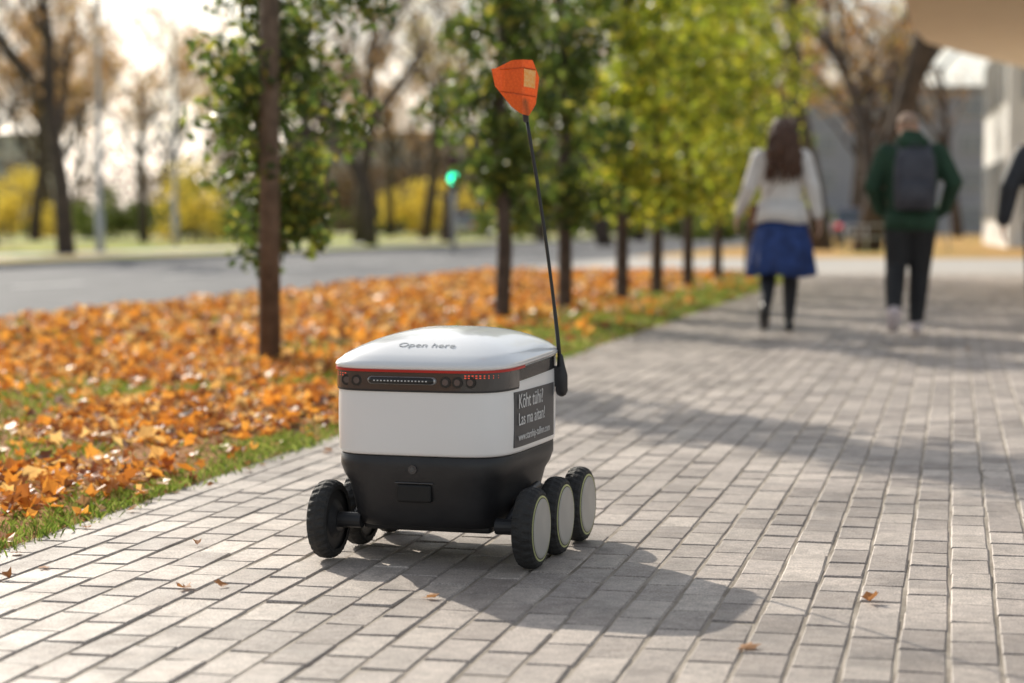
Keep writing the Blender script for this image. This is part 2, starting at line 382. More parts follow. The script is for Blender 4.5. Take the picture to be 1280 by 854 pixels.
spots=[(-12.3,55,0,.9,1),(-17,92,1,.9,2),(-8.2,86,2,1.1,3),(-6.9,90,0,1.15,4),(-8.6,140,1,1.2,5),(-4.8,110,2,1,6),(-3.2,95,3,1.2,.5),(-1.5,125,0,1.2,1.4),
(1.5,100,1,1.1,2.2),(4,85,2,1,3.1),(7,110,0,1.2,4),(10.6,60,2,1.25,0.3),(10.0,64,0,1.2,1.2),(12.6,72,3,1.1,2),(14.8,85,1,1.1,5.2),(-24,100,1,1.1,.2),(-30,130,1,1.3,2.9),(-19.5,75,3,.9,4.4),(-22,150,1,1.3,1.1),(-36,160,1,1.4,3.3),(-14,150,1,1.3,2.5),(-11.5,115,3,1.2,5.5),(-27,120,0,1.2,.7),(2,140,1,1.3,.8),(9,150,1,1.3,2.4),(17,130,1,1.2,1.5),(24,140,1,1.3,4.9),(-16,60,3,.8,2.2),(-5.5,78,3,1.05,3.4),
(-32,180,2,1.3,1.9),(-20,185,0,1.3,3.9),(-42,190,1,1.4,.4),(-8,180,1,1.3,2.8),(21,115,2,1.2,2.0),(13,105,0,1.15,3.6),(28,125,0,1.2,.9)]
for X,Y,v,s,rz in spots: place_tree(X,Y,v,s,rz)

def bush(name,X,Y,w,d,h,m,n,leaf,seed):
    rs=random.Random(seed); e=empty(name,(X,Y,0)); cl=[]
    for i in range(int(26*max(1,w/6))):
        x=rs.uniform(-w/2,w/2); top=h*rs.uniform(.55,1)*(1-.35*abs(2*x/w)**3)
        cl.append((x,rs.uniform(-d/2,d/2),rs.uniform(.1,1)*top,rs.uniform(.14,.28)*h))
    parts=[tube([(c[0]*.9,c[1]*.9,0),(c[0],c[1],c[2])],[.04,.015],5,False) for c in cl]
    V,F=join(parts); pymesh('stems',V,F,[M_barkfar],True,e)
    V,F=crown_leaves(n,cl,leaf,seed); arrmesh('foliage',V,F,[m],False,e)
bush('yellow_shrub',-25.6,102,4,4,4.0,M_yel,1800,.24,1)
bush('yellow_shrub',-15.8,98,2.4,3,4.2,M_yel,1100,.22,2)
bush('green_shrub',-20,112,9,4,3.2,M_bush,5000,.28,3)
bush('yellow_shrub',-5.5,150,8,4,4.2,M_yel,1700,.35,4)
bush('green_shrub',6,120,16,4,3.2,M_bush,5000,.32,5)
bush('green_shrub',15,112,9,3,2.4,M_bush,3000,.3,9)
M_tanb=leafmat('belt_twigs',[(0,(.2,.14,.095)),(.5,(.32,.22,.14)),(1,(.45,.33,.19))],0,.9,.1)
bush('tree_belt',-45,205,100,10,12,M_tanb,16000,.6,6)
bush('tree_belt',20,205,80,10,10,M_tanb,11000,.6,8)
bush('hedge',-20,170,70,3,2.6,M_bush,7000,.45,7)

# ------------------------------------------------------------------ buildings
M_glass=mat('window_glass',(.06,.08,.1),.15,(.1,.12,.14),.3)
M_glassf=mat('window_glass_pale',(.25,.28,.32),.2,(.32,.35,.38),.3)
def building(name,X,Y,w,d,h,floors,cols,wall,rz=0,roofm=None,pil=False):
    e=empty(name,(X,Y,-.15),rz)
    box('walls',-w/2,w/2,0,d,0,h,wall,e)
    rm=roofm or mat('roof_metal',(.3,.3,.3),.6)
    box('cornice',-w/2-.3,w/2+.3,-.3,d+.3,h,h+.35,rm,e)
    fr=mat('window_frame',(.6,.6,.58),.5); g=[];f=[]
    fh=h/floors; cw=w/cols
    for i in range(floors):
        for j in range(cols):
            x=-w/2+cw*(j+.5); z=fh*i+fh*.28; ww=cw*.24; hh=fh*.5
            f.append(boxvf(x-ww-.08,x+ww+.08,-.06,.05,z-.08,z+hh+.08)); g.append(boxvf(x-ww,x-.03,-.09,-.065,z,z+hh)); g.append(boxvf(x+.03,x+ww,-.09,-.065,z,z+hh))
    nd=max(2,int(d/cw))
    for i in range(floors):
        for j in range(nd):
            y=d/nd*(j+.5); z=fh*i+fh*.28; ww=cw*.24; hh=fh*.5
            f.append(boxvf(-w/2-.06,-w/2+.05,y-ww-.08,y+ww+.08,z-.08,z+hh+.08)); g.append(boxvf(-w/2-.09,-w/2-.065,y-ww,y+ww,z,z+hh))
    V,F=join(f); pymesh('window_frames',V,F,[fr],False,e); V,F=join(g); pymesh('windows',V,F,[M_glassf],False,e)
    if pil:
        V,F=join([boxvf(-w/2+cw*j-.22+(.22 if j==0 else 0),-w/2+cw*j+.22,-.24,-.002,0,h-.01) for j in range(cols)]); pymesh('pilasters',V,F,[wall],False,e)
    return e
building('white_building',26.6,70,18,14,8.5,2,8,mat('white_render',(.85,.85,.83),.8,(.78,.78,.77),.6),R(-10),None,True)
building('grey_apartment_building',36,165,50,14,12,4,12,mat('grey_render',(.4,.42,.47),.8,(.36,.38,.43),.3))
building('apartment_building',-2,245,50,14,12,5,14,mat('tan_render',(.5,.43,.38),.8,(.45,.39,.34),.3))
building('apartment_building',-78,250,36,14,12,5,13,mat('pale_render',(.6,.56,.53),.8,(.55,.51,.48),.3))

pv=empty('pavilion',(0,0,0),-TH)
M_ply=mat('canopy_board',(.9,.7,.46),.6,(.85,.64,.41),2.5)
poly=[(-.62,24.2),(-.62,28),(-.45,30.6),(.2,33),(1.3,36.4),(6.5,38),(12,38),(12,14),(5.2,14),(4.6,19),(3,22.5)]
rings=[[(x,y,z) for x,y in poly] for z in (3.55,3.62)]+[[(x*.97+.3,y,4.5) for x,y in poly]]
V,F=loft(rings); pymesh('canopy',V,F,[M_ply],False,pv)
box('wall',6.2,12,14,37,-.1,3.549,mat('pavilion_wall',(.7,.67,.62),.7),pv)
V,F=join([boxvf(6.1,6.19,14.5+k*2.5,16.6+k*2.5,.3,3.0) for k in range(9)]); pymesh('glazing',V,F,[M_glass],False,pv)

# ------------------------------------------------------------------ street furniture
M_pole=mat('galvanised_steel',(.5,.51,.52),.5,(.44,.45,.46),5,metal=.2)
M_blk=mat('black_plastic_far',(.03,.03,.03),.5)
def street_lamp(X,Y,h=9):
    e=empty('street_lamp',(X,Y,0)); V,F=tube([(0,0,-.1),(0,0,1.2),(0,0,1.21),(0,0,h-1),(.25,0,h-.2),(1.2,0,h)],[.14,.13,.09,.06,.05,.04],10,False)
    pymesh('pole',V,F,[M_pole],True,e); box('lamp_head',1.1,1.9,-.14,.14,h-.06,h+.06,M_pole,e,.03)
street_lamp(-12.4,60,9); street_lamp(-13.5,80,10); street_lamp(-24,88,9); street_lamp(1.5,118,9)
e=empty('traffic_light',(-1.93,66,0)); V,F=tube([(0,0,-.1),(0,0,3.0)],[.09,.07],10,False); pymesh('pole',V,F,[M_pole],True,e)
box('housing',-.2,.2,-.34,-.08,2.0,3.1,M_blk,e,.03)
def disc(name,c,r,m,parent,axis='y',n=24,th=.01):
    d=Vector((0,1,0)) if axis=='y' else Vector((1,0,0)); c=Vector(c)
    V,F=tube([c,c+d*th],[r,r],n,False); return pymesh(name,V,F,[m],False,parent)
for z,m in [(2.9,mat('lens_red_off',(.08,.01,.01),.3)),(2.62,mat('lens_amber_off',(.1,.05,.01),.3)),(2.34,mat('lens_green_lit',(.05,.6,.4),.3,emis=(.02,.85,.45),estr=5))]:
    disc('lens',(0,-.36,z),.15,m,e,th=.015)
e=empty('railing',(11.2,58,0)); pr=[tube([(-1.5+.6*k,0,0),(-1.5+.6*k,0,.8)],[.025,.025],6,False) for k in range(6)]+[tube([(-1.5,0,z),(1.5,0,z)],[.025,.025],6,False) for z in (.45,.8)]
V,F=join(pr); pymesh('bars',V,F,[M_pole],True,e)
def car(X,Y,rz,col):
    e=empty('parked_car',(X,Y,-.0),rz); pm=mat('car_paint',col,.3,tuple(c*.95 for c in col),1,coat=.6)
    def sec(y,w,z0,z1,r=.12):
        return [(-w+.05,y,z0),(w-.05,y,z0),(w,y,z0+.15),(w,y,z1-r),(w-r,y,z1),(-w+r,y,z1),(-w,y,z1-r),(-w,y,z0+.15)]
    V,F=loft([sec(-2.15,.78,.35,.8),sec(-2.05,.86,.25,.95),sec(-1.2,.9,.2,.98),sec(1.0,.9,.2,.95),sec(1.9,.86,.22,.78),sec(2.15,.75,.32,.65)]); o=pymesh('body',V,F,[pm],True,e)
    V,F=loft([[(-.84,-1.85,.93),(.84,-1.85,.93),(.84,1.15,.93),(-.84,1.15,.93)],[(-.68,-1.3,1.4),(.68,-1.3,1.4),(.68,.35,1.42),(-.68,.35,1.42)]]); pymesh('windows',V,F,[M_glass],False,e)
    V,F=loft([[(-.69,-1.33,1.39),(.69,-1.33,1.39),(.69,.38,1.41),(-.69,.38,1.41)],[(-.6,-1.15,1.47),(.6,-1.15,1.47),(.6,.2,1.48),(-.6,.2,1.48)]]); pymesh('roof',V,F,[pm],False,e)
    for x in (-.83,.63):
        for y in (-1.3,1.35): 
            V,F=tube([(x,y,.31),(x+.2,y,.31)],[.31,.31],20,False); pymesh('wheel',V,F,[M_blk],False,e)
    tl=mat('tail_lamp',(.5,.02,.02),.3,emis=(1,.03,.02),estr=.6)
    for x in (-.8,.56): box('tail_light',x,x+.24,-2.16,-2.0,.68,.84,tl,e,.02)
    box('number_plate',-.26,.26,-2.18,-2.14,.5,.62,mat('plate',(.7,.7,.7),.5),e)
car(11.0,74,R(-12),(.35,.37,.4)); car(13.9,80,R(-12),(.08,.1,.16)); car(-2.6,125,R(-12),(.5,.5,.5))

# ------------------------------------------------------------------ delivery robot
RX,RY=-.138,5.14
rb=empty('delivery_robot',(RX,RY,0),R(-17))
M_w=mat('white_gloss_plastic',(.89,.89,.89),.3,(.87,.87,.87),3,coat=.3)
M_lid=mat('lid_white_plastic',(.85,.86,.87),.2,(.83,.84,.85),3,coat=.6)
M_b=mat('black_matte_plastic',(.018,.018,.02),.45,(.026,.026,.028),14,.12,300)
M_bg=mat('smoked_lens_plastic',(.06,.058,.06),.12,(.045,.043,.045),5,coat=.6)
M_bz=mat('bezel_dark',(.02,.02,.02),.35)
M_lens=mat('camera_glass',(.1,.1,.11),.05,coat=1)
M_red=mat('red_trim',(.55,.02,.015),.35)
M_rub=mat('tyre_rubber',(.02,.02,.02),.75,(.034,.033,.032),20,.4,200)
M_hub=mat('hub_disc_grey',(.48,.46,.42),.5,(.42,.4,.37),12)
M_lime=mat('lime_ring',(.62,.64,.3),.5)
M_led=mat('red_led',(.6,.05,.03),.3,emis=(1,.12,.06),estr=.6)
M_silver=mat('slot_silver',(.45,.45,.45),.3,metal=.6)
BW,BL,BY,BX=.233,.290,-.010,-.020
bd=empty('b'); bd.name='body'; bd.parent=rb; bd.location=(BX,0,0)
NO=120
def outline(off=0,sx=1,sy=1,e=5.0,dy=0):
    pts=[]
    for k in range(NO):
        t=2*math.pi*k/NO; c,s=math.cos(t),math.sin(t)
        x=math.copysign(abs(c)**(2/e),c)*(BW*sx+off); y=math.copysign(abs(s)**(2/e),s)*(BL*sy+off)
        pts.append((x,y+BY+dy))
    return pts
def ring(z,**k):
    f=z if callable(z) else (lambda x,y:z)
    return [(x,y,f(x,y)) for x,y in outline(**k)]
tilt=lambda y:.018*((y-BY)/(2*BL)+.5)
zt=lambda z:(lambda x,y:z+tilt(y))
LZ=.4875
rs_=[ring(.276,off=-.006),ring(.279,off=-.002),ring(.286,off=-.0005),ring(.34,off=.001),ring(.40,off=.001),ring(zt(.44),off=0),ring(zt(LZ-.005),off=-.002),ring(zt(LZ-.001),off=-.006)]
V,F=loft(rs_); pymesh('white_shell',V,F,[M_w],True,bd)
def hull(z,sx,sy,dy=0,off=-.004): return ring(z,sx=sx,sy=sy,dy=dy,off=off)
V,F=loft([hull(.090,.80,.78),hull(.095,.83,.82),hull(.12,.85,.88),hull(.165,.875,.93),hull(.2,.91,.96),hull(.222,.965,.985),hull(.245,1,1),hull(.272,1,1),hull(.2755,.985,.985)])
pymesh('black_hull',V,F,[M_b],True,bd)
def partial(name,k0,k1,z0,z1,off,th,m,tl=True,smooth=True):
    o1=outline(off=off); o0=outline(off=off-th); V=[];F=[]; idx=[k%NO for k in range(k0,k1+1)]
    for k in idx:
        x,y=o1[k]; xi,yi=o0[k]; t=tilt(y) if tl else 0
        V+=[(xi,yi,z0+t),(x,y,z0+t),(x,y,z1+t),(xi,yi,z1+t)]
    n=len(idx)
    for i in range(n-1):
        for j in range(4):
            a=i*4+j;b=i*4+(j+1)%4; F.append((a,b,b+4,a+4))
    F.append((0,1,2,3)); F.append(((n-1)*4,(n-1)*4+1,(n-1)*4+2,(n-1)*4+3))
    return pymesh(name,V,F,[m],False,bd)
partial('side_dark_strip',-36,156,LZ-.036,LZ-.004,.0015,.004,M_bg)
partial('lamp_bar',64,116,.439,LZ-.0035,.004,.01,M_bg)
partial('lamp_bar_lower_lip',64,116,.434,.439,.003,.01,M_b)
partial('red_trim',60,118,LZ-.005,LZ+.001,.0065,.012,M_red)
def fy(x,off=0): 
    return BY-(BL+off)*(max(0,1-abs(x/(BW+off))**5))**(1/5)
for x in (-.175,-.145,.088,.118,.15):
    y=fy(x)-.0035
    V,F=tube([(x,y+.012,.460),(x,y-.003,.460)],[.0145,.0135],20,False); pymesh('camera_bezel',V,F,[M_bz],False,bd)
    V,F=tube([(x,y+.01,.460),(x,y-.0042,.460)],[.009,.008],20,False); pymesh('camera_lens',V,F,[M_lens],False,bd)
V,F=tube([(-.105,fy(-.05)-.001,.462),(.055,fy(.05)-.001,.462)],[(.0125,.0105)]*2,12); pymesh('sensor_slot_rim',V,F,[M_silver],True,bd)
V,F=tube([(-.103,fy(-.05)-.006,.462),(.053,fy(.05)-.006,.462)],[(.0095,.0085)]*2,12); pymesh('sensor_slot',V,F,[M_bz],True,bd)
leds=[]
for k in range(9):
    for s in (-1,1):
        if s<0 and k>4: continue
        x=s*(.208-.0088*k) if s>0 else -.213+.0085*k
        y=fy(x)-.0052
        for z in (.471,.4765): leds.append(boxvf(x-.0022,x+.0022,y-.001,y+.004,z-.0012,z+.0012))
V,F=join(leds); pymesh('red_leds',V,F,[M_led],False,bd)
V,F=join([boxvf(-.095+.009*k,-.091+.009*k,fy(-.02)-.0165,fy(-.02)-.012,.4605,.4635) for k in range(16)]); pymesh('sensor_dots',V,F,[mat('sensor_white',(.7,.7,.7),.4)],False,bd)
LB=LZ+.021
rings=[ring(zt(LZ),off=-.004),ring(zt(LZ+.001),off=.005),ring(zt(LZ+.0085),off=.008),ring(zt(LZ+.0155),off=.004),ring(zt(LB),off=-.004)]
DE=2.7
def dome(s): return .061*(1-s**DE)
for s in (.95,.9,.84,.77,.69,.6,.5,.39,.27,.14,.03):
    e_=2.3+2.7*s; pts=outline(sx=s,sy=s,e=e_); rings.append([(x,y,LB+tilt(y)+dome(s)) for x,y in pts])
V,F=loft(rings); lid=pymesh('lid',V,F,[M_lid],True,bd)
def text(s,size,loc,rot,m,name):
    c=bpy.data.curves.new(name,'FONT'); c.body=s; c.size=size; c.extrude=.0003; c.materials.append(m)
    o=link(bpy.data.objects.new(name,c),bd); o.location=loc; o.rotation_euler=rot; return o
M_txt=mat('white_print',(.75,.75,.75),.5); M_gtxt=mat('grey_print',(.4,.43,.46),.5)
V=[];F=[]
ysamp=np.linspace(-.195,.150,20)
def sx_(y,off): return (BW+off)*(max(0,1-abs((y-BY)/(BL+off))**5))**(1/5)
for y in ysamp:
    V+=[(sx_(y,.0025),y,.292),(sx_(y,.0025),y,.430),(sx_(y,-.002),y,.430),(sx_(y,-.002),y,.292)]
for i in range(19):
    for j in range(4): F.append((i*4+j,i*4+(j+1)%4,i*4+4+(j+1)%4,i*4+4+j))
F+=[(0,1,2,3),(76,77,78,79)]
pymesh('side_sign',V,F,[mat('sign_dark_grey',(.07,.07,.075),.45)],False,bd)
xs=BW+.0032
text('Kõht tühi?',.052,(xs,-.178,.388),(R(90),0,R(90)),M_txt,'sign_text')
text('Las ma aitan!',.045,(xs,-.178,.346),(R(90),0,R(90)),M_txt,'sign_text')
text('www.starship-tallinn.com',.0275,(xs,-.178,.308),(R(90),0,R(90)),M_txt,'sign_text')
yt=-.236; s_t=abs((yt+.012-BY)/BL); sl=math.atan(.061*DE*s_t**(DE-1)/BL+.03)
text('Open here',.034,(-.062,yt,LB+tilt(yt)+dome(abs((yt-BY)/BL))+.0012),(sl*.97,0,0),M_gtxt,'lid_text')
V,F=tube([(0,fy(0)+.02,.243),(0,fy(0)-.001,.243)],[.012,.011],24,False); pymesh('button_ring',V,F,[M_bg],False,bd)
V,F=tube([(0,fy(0)+.02,.243),(0,fy(0)-.003,.243)],[.007,.006],24,False); pymesh('button',V,F,[mat('button_grey',(.1,.1,.1),.4)],False,bd)
box('tow_recess',-.045,.045,fy(0)+.008,fy(0)+.05,.160,.205,mat('recess_black',(.006,.006,.006),.6),bd,.006)
box('tow_recess_lip',-.05,.05,fy(0)+.009,fy(0)+.05,.206,.210,M_bg,bd,.002)
box('underbody',-.17,.17,-.2,.18,.075,.12,M_b,bd,.01)
def wheel(x,y,side):
    w=empty('w'); w.name='wheel'; w.parent=rb; w.location=(x,y,.1)
    prof=[(-.024,.075),(-.026,.086),(-.022,.094),(-.013,.0985),(0,.1),(.013,.0985),(.022,.094),(.026,.086),(.024,.075)]
    ns=112; V=[];F=[]
    for k in range(ns):
        t=2*math.pi*k/ns
        for i,(px,r) in enumerate(prof):
            ph=(k//2+(1 if px>0 else 0))%2
            rr=r-(.003 if (ph and i in (2,3,5,6)) else 0)
            V.append((px*side,math.cos(t)*rr,math.sin(t)*rr))
    n=len(prof)
    for k in range(ns):
        for i in range(n-1):
            a=k*n+i;b=((k+1)%ns)*n+i; F.append((a,b,b+1,a+1))
    pymesh('tyre',V,F,[M_rub],False,w)
    V,F=tube([(-.018*side,0,0),(.0215*side,0,0)],[.081,.081],48,False); pymesh('rim',V,F,[M_b],False,w)
    V,F=tube([(.02*side,0,0),(.0265*side,0,0)],[.0815,.0805],48,False); pymesh('lime_ring',V,F,[M_lime],False,w)
    V,F=tube([(.02*side,0,0),(.0272*side,0,0)],[.0765,.076],48,False); pymesh('ring_gap',V,F,[M_b],False,w)
    V,F=tube([(.02*side,0,0),(.0276*side,0,0),(.0295*side,0,0)],[.074,.0735,.068],48,False); pymesh('hub_disc',V,F,[M_hub],False,w)
    V,F=tube([(-.018*side,0,0),(-.03*side,0,0)],[.05,.03],24,False); pymesh('hub_inner',V,F,[M_b],False,w)
    V,F=tube([(-.02*side,0,0),(-.09*side,0,0)],[.02,.02],16,False); pymesh('axle',V,F,[M_b],False,w)
for s in (-1,1):
    for y in (-.2225,0,.2225): wheel(.262 if s>0 else -.272,y,s)
    V,F=join([tube([(s*.2,-.2225,.1),(s*.205,-.11,.145),(s*.2,0,.1)],[(.014,.02)]*3,10),tube([(s*.195,-.11,.14),(s*.195,.06,.16),(s*.195,.2225,.1)],[(.014,.02)]*3,10)])
    pymesh('rocker_arm',V,F,[M_b],True,rb)
b0=Vector((.225,.185,0))
V,F=tube([b0+Vector((0,0,.405)),b0+Vector((0,0,.445)),b0+Vector((-.002,0,.47)),b0+Vector((-.004,0,.495))],[.0165,.016,.011,.008],16); pymesh('mast_mount',V,F,[M_b],True,rb)
box('mast_bracket',.195,.227,.172,.198,.415,.47,M_b,rb,.004)
p0=b0+Vector((-.004,0,.48)); top=Vector((.132,.165,1.13)); mid=(p0+top)/2+Vector((.014,0,0))
pp=[p0.lerp(mid,t) .lerp(mid.lerp(top,t),t) for t in np.linspace(0,1,14)]
V,F=tube(pp,[.0048+(.0008 if i<3 else 0) for i in range(14)],10,False); pymesh('mast',V,F,[mat('mast_black',(.02,.02,.02),.35)],True,rb)
m_,nt,o_=newmat('orange_reflector')
b=N(nt,'ShaderNodeBsdfPrincipled'); b.inputs['Roughness'].default_value=.22; b.inputs['Coat Weight'].default_value=.5
tc=N(nt,'ShaderNodeTexCoord'); wv=N(nt,'ShaderNodeTexVoronoi'); wv.inputs['Scale'].default_value=150; nt.links.new(tc.outputs['Object'],wv.inputs[0])
r=N(nt,'ShaderNodeValToRGB'); r.color_ramp.elements[0].color=(.8,.2,.02,1); r.color_ramp.elements[1].color=(.55,.1,.01,1); nt.links.new(wv.outputs[0],r.inputs[0])
nt.links.new(r.outputs[0],b.inputs['Base Color']); t=N(nt,'ShaderNodeBsdfTranslucent'); t.inputs[0].default_value=(.85,.28,.02,1)
mx=N(nt,'ShaderNodeMixShader'); mx.inputs[0].default_value=.45; nt.links.new(b.outputs[0],mx.inputs[1]); nt.links.new(t.outputs[0],mx.inputs[2]); nt.links.new(mx.outputs[0],o_.inputs[0])
fl=[(-.090,.118),(-.035,.143),(.018,.143),(.034,.095),(.026,.03),(.008,-.002),(-.012,.002),(-.035,.02),(-.083,.078)]
fe=empty('f'); fe.name='flag'; fe.parent=rb; fe.location=top; fe.rotation_euler=(0,0,R(17))
def fold(x,z): return -.030*max(0,1-abs(x+.008)/.05)
def foldpanel():
    V=[];F=[]
    xs_=np.linspace(-.09,.034,15)
    def zr(x):
        zs=[]
        m=len(fl)
        for i in range(m):
            (x1,z1),(x2,z2)=fl[i],fl[(i+1)%m]
            if (x1-x)*(x2-x)<=0 and x1!=x2: zs.append(z1+(z2-z1)*(x-x1)/(x2-x1))
        return min(zs),max(zs)
    for x in xs_:
        x=min(max(x,-.0899),.0339); a,c=zr(x)
        if c-a<.004: c=a+.004
        for k in range(7):
            z=a+(c-a)*k/6; V.append((x,fold(x,z),z))
    for i in range(14):
        for k in range(6):
            q=i*7+k; F.append((q,q+7,q+8,q+1))
    return V,F
V,F=foldpanel(); o=pymesh('reflector',V,F,[m_],False,fe); sm=o.modifiers.new('s','SOLIDIFY'); sm.thickness=.004; sm.offset=0
for z_ in (.052,.122):
    V,F=tube([(-.066,fold(-.066,0)-.003,z_-.002+(.012 if z_<.1 else 0)),(-.008,fold(-.008,0)-.003,z_),(.024,fold(.024,0)-.003,z_-.004)],[.0018]*3,6); pymesh('mould_rib',V,F,[m_],True,fe)
V,F=loft([[(-.006,-.0345,.074),(.022,-.0175,.070),(.024,-.017,.114),(-.005,-.034,.119)],[(-.006,-.029,.072),(.024,-.013,.068),(.026,-.013,.116),(-.005,-.029,.121)]]); pymesh('reflective_patch',V,F,[mat('bright_orange',(1,.42,.08),.3,(1,.55,.2),150)],False,fe)
V,F=tube([(-.0,-.01,-.012),(-.004,-.022,.035)],[.008,.007],12); pymesh('flag_socket',V,F,[M_b],True,fe)

# ------------------------------------------------------------------ people
def remeshed(name,parts,vox,mats,rule,parent,smooth_it=6):
    V,F=join(parts); o=pymesh('tmp',V,F)
    r=o.modifiers.new('r','REMESH'); r.mode='VOXEL'; r.voxel_size=vox
    s=o.modifiers.new('s','SMOOTH'); s.factor=.5; s.iterations=smooth_it
    dg=bpy.context.evaluated_depsgraph_get(); me=bpy.data.meshes.new_from_object(o.evaluated_get(dg))
    bpy.data.objects.remove(o)
    me.materials.clear()
    for m in mats: me.materials.append(m)
    for p in me.polygons:
        p.use_smooth=True; p.material_index=rule(p.center) if rule else 0
    return link(bpy.data.objects.new(name,me),parent)
def ell(rings,n=24):
    return loft([[(cx+rx*math.cos(2*math.pi*k/n),cy+ry*math.sin(2*math.pi*k/n),z) for k in range(n)] for z,cx,cy,rx,ry in rings])
def hand_parts(side):
    ps=[tube([(0,0,.01),(0,.004,-.035),(0,.004,-.075)],[(.016,.024),(.015,.036),(.013,.037)],12)]
    for i,(y,L) in enumerate([(.031,.066),(.011,.076),(-.01,.07),(-.029,.055)]):
        c=-side*.004
        ps.append(tube([(0,y+.002,-.07),(c,y+.003,-.078-L*.45),(c*3.5,y+.003,-.078-L*.75),(c*7,y+.001,-.078-L)],[.0095,.0088,.008,.0068],8))
    ps.append(tube([(0,.028,-.02),(-side*.008,.05,-.045),(-side*.014,.056,-.07),(-side*.018,.054,-.09)],[.012,.011,.0095,.0075],8))
    return ps
def put_hand(parent,wr,direction,side,skin):
    d=Vector(direction).normalized(); q=Vector((0,0,-1)).rotation_difference(d).to_matrix().to_4x4()
    M=Matrix.Translation(Vector(wr))@q
    remeshed('hand',[tf(p,M) for p in hand_parts(side)],.0045,[skin],None,parent,2)
M_skin=mat('skin',(.58,.37,.28),.5,(.53,.33,.25),20)
def head_parts(c,s=1,yaw=0):
    cx,cy,cz=c
    P=[ell([(cz-.115*s,cx,cy+.025,.022,.03),(cz-.105*s,cx,cy+.022,.042,.055),(cz-.07*s,cx,cy+.012,.058,.076),(cz-.03*s,cx,cy+.002,.068,.09),(cz+.02*s,cx,cy-.002,.075,.097),(cz+.06*s,cx,cy-.004,.072,.092),(cz+.09*s,cx,cy-.005,.055,.072),(cz+.108*s,cx,cy-.005,.032,.042),(cz+.114*s,cx,cy-.005,.012,.016)])]
    P.append(tube([(cx,cy+.085,cz+.012),(cx,cy+.103,cz-.025),(cx,cy+.095,cz-.035)],[.009,.013,.012],8))
    for sd in (-1,1): P.append(tube([(cx+sd*.072,cy-.005,cz+.02),(cx+sd*.08,cy-.012,cz),(cx+sd*.074,cy-.002,cz-.025)],[(.008,.016),(.008,.018),(.007,.011)],8))
    P.append(tube([(cx-.02,cy+.088,cz-.062),(cx+.02,cy+.088,cz-.062)],[.007,.007],8))
    return P
def eyes(c,parent):
    for sd in (-1,1):
        V,F=tube([(c[0]+sd*.031,c[1]+.081,c[2]+.005),(c[0]+sd*.031,c[1]+.086,c[2]+.005)],[.011,.010],12); pymesh('eye',V,F,[mat('eye_dark',(.05,.03,.02),.2)],True,parent)

wm=empty('walking_woman',(2.08,15.4,0),R(-8)); wm.scale=(1.01,1.01,1.02)
M_knit=mat('cream_knit',(.84,.81,.78),.85,(.72,.69,.66),9,.5,90)
M_legg=mat('black_leggings',(.02,.02,.026),.7); M_shoeB=mat('black_boot',(.025,.025,.027),.45)
hc=(.0,.02,1.50)
parts=[ell([(.80,0,0,.155,.105),(.86,0,0,.172,.118),(.95,0,-.005,.165,.115),(1.05,0,0,.155,.105),(1.15,0,0,.165,.112),(1.25,0,-.005,.185,.115),(1.32,0,-.01,.195,.1),(1.36,0,-.01,.16,.082),(1.40,0,-.005,.08,.062)]),
 tube([(0,-.005,1.34),(0,.005,1.44)],[.052,.048],14),
 tube([(-.085,0,.86),(-.09,.02,.52),(-.10,-.10,.38),(-.11,-.27,.23),(-.115,-.30,.19)],[.10,.066,.064,.047,.044],14),
 tube([(.085,0,.86),(.075,.10,.48),(.07,.115,.32),(.062,.10,.11)],[.10,.066,.062,.044],14),
 tube([(-.115,-.325,.20),(-.118,-.30,.12),(-.12,-.245,.05)],[(.042,.042),(.046,.036),(.038,.022)],12),
 tube([(.06,.075,.05),(.064,.15,.045),(.07,.23,.032)],[(.042,.046),(.046,.036),(.038,.022)],12),
 tube([(-.165,-.01,1.33),(-.245,-.03,1.1),(-.325,.07,.92)],[.068,.058,.045],14),
 tube([(.165,-.01,1.33),(.235,-.08,1.1),(.275,-.06,.90)],[.068,.058,.045],14)]+head_parts(hc)
def rule(c):
    if c.z>1.40: return 0
    if c.z>.80: return 1
    if c.x<0 and c.z<.25 and c.y<-.24: return 3
    if c.z<.15 and c.x>0: return 3
    return 2
remeshed('body',parts,.0115,[M_skin,M_knit,M_legg,M_shoeB],rule,wm)
put_hand(wm,(-.332,.08,.905),(-.2,.3,-1),-1,M_skin); put_hand(wm,(.283,-.055,.885),(.12,.05,-1),1,M_skin); eyes(hc,wm)
def flare(name,zs,m,fold,nf,parent,ph=0):
    rings=[]
    for z,rx,ry,cy in zs:
        t_=(zs[0][0]-z)/(zs[0][0]-zs[-1][0]+1e-6)
        rings.append([( (rx*(1+fold*t_*math.sin(nf*a+ph+1.3*math.sin(2*a))))*math.cos(a), cy+(ry*(1+fold*t_*math.sin(nf*a+ph+1.3*math.sin(2*a))))*math.sin(a), z+.012*t_*math.sin(3*a+1)) for a in [2*math.pi*k/96 for k in range(96)]])
    V,F=loft(rings,False,False); o=pymesh(name,V,F,[m],True,parent,fixn=False); s=o.modifiers.new('s','SOLIDIFY'); s.thickness=.006; return o
flare('sweater_hem',[(1.0,.172,.121,-.002),(.92,.19,.136,-.002),(.84,.208,.15,-.004)],M_knit,.03,9,wm)
M_skirt=mat('blue_skirt',(.03,.07,.25),.75,(.015,.035,.13),14,.3,60)
flare('skirt',[(.88,.165,.12,0),(.78,.2,.145,-.005),(.66,.225,.175,-.01),(.54,.24,.20,-.015),(.44,.252,.215,-.02)],M_skirt,.085,11,wm)
M_hair=mat('brown_hair',(.13,.06,.033),.45,(.055,.026,.015),30,.5,80)
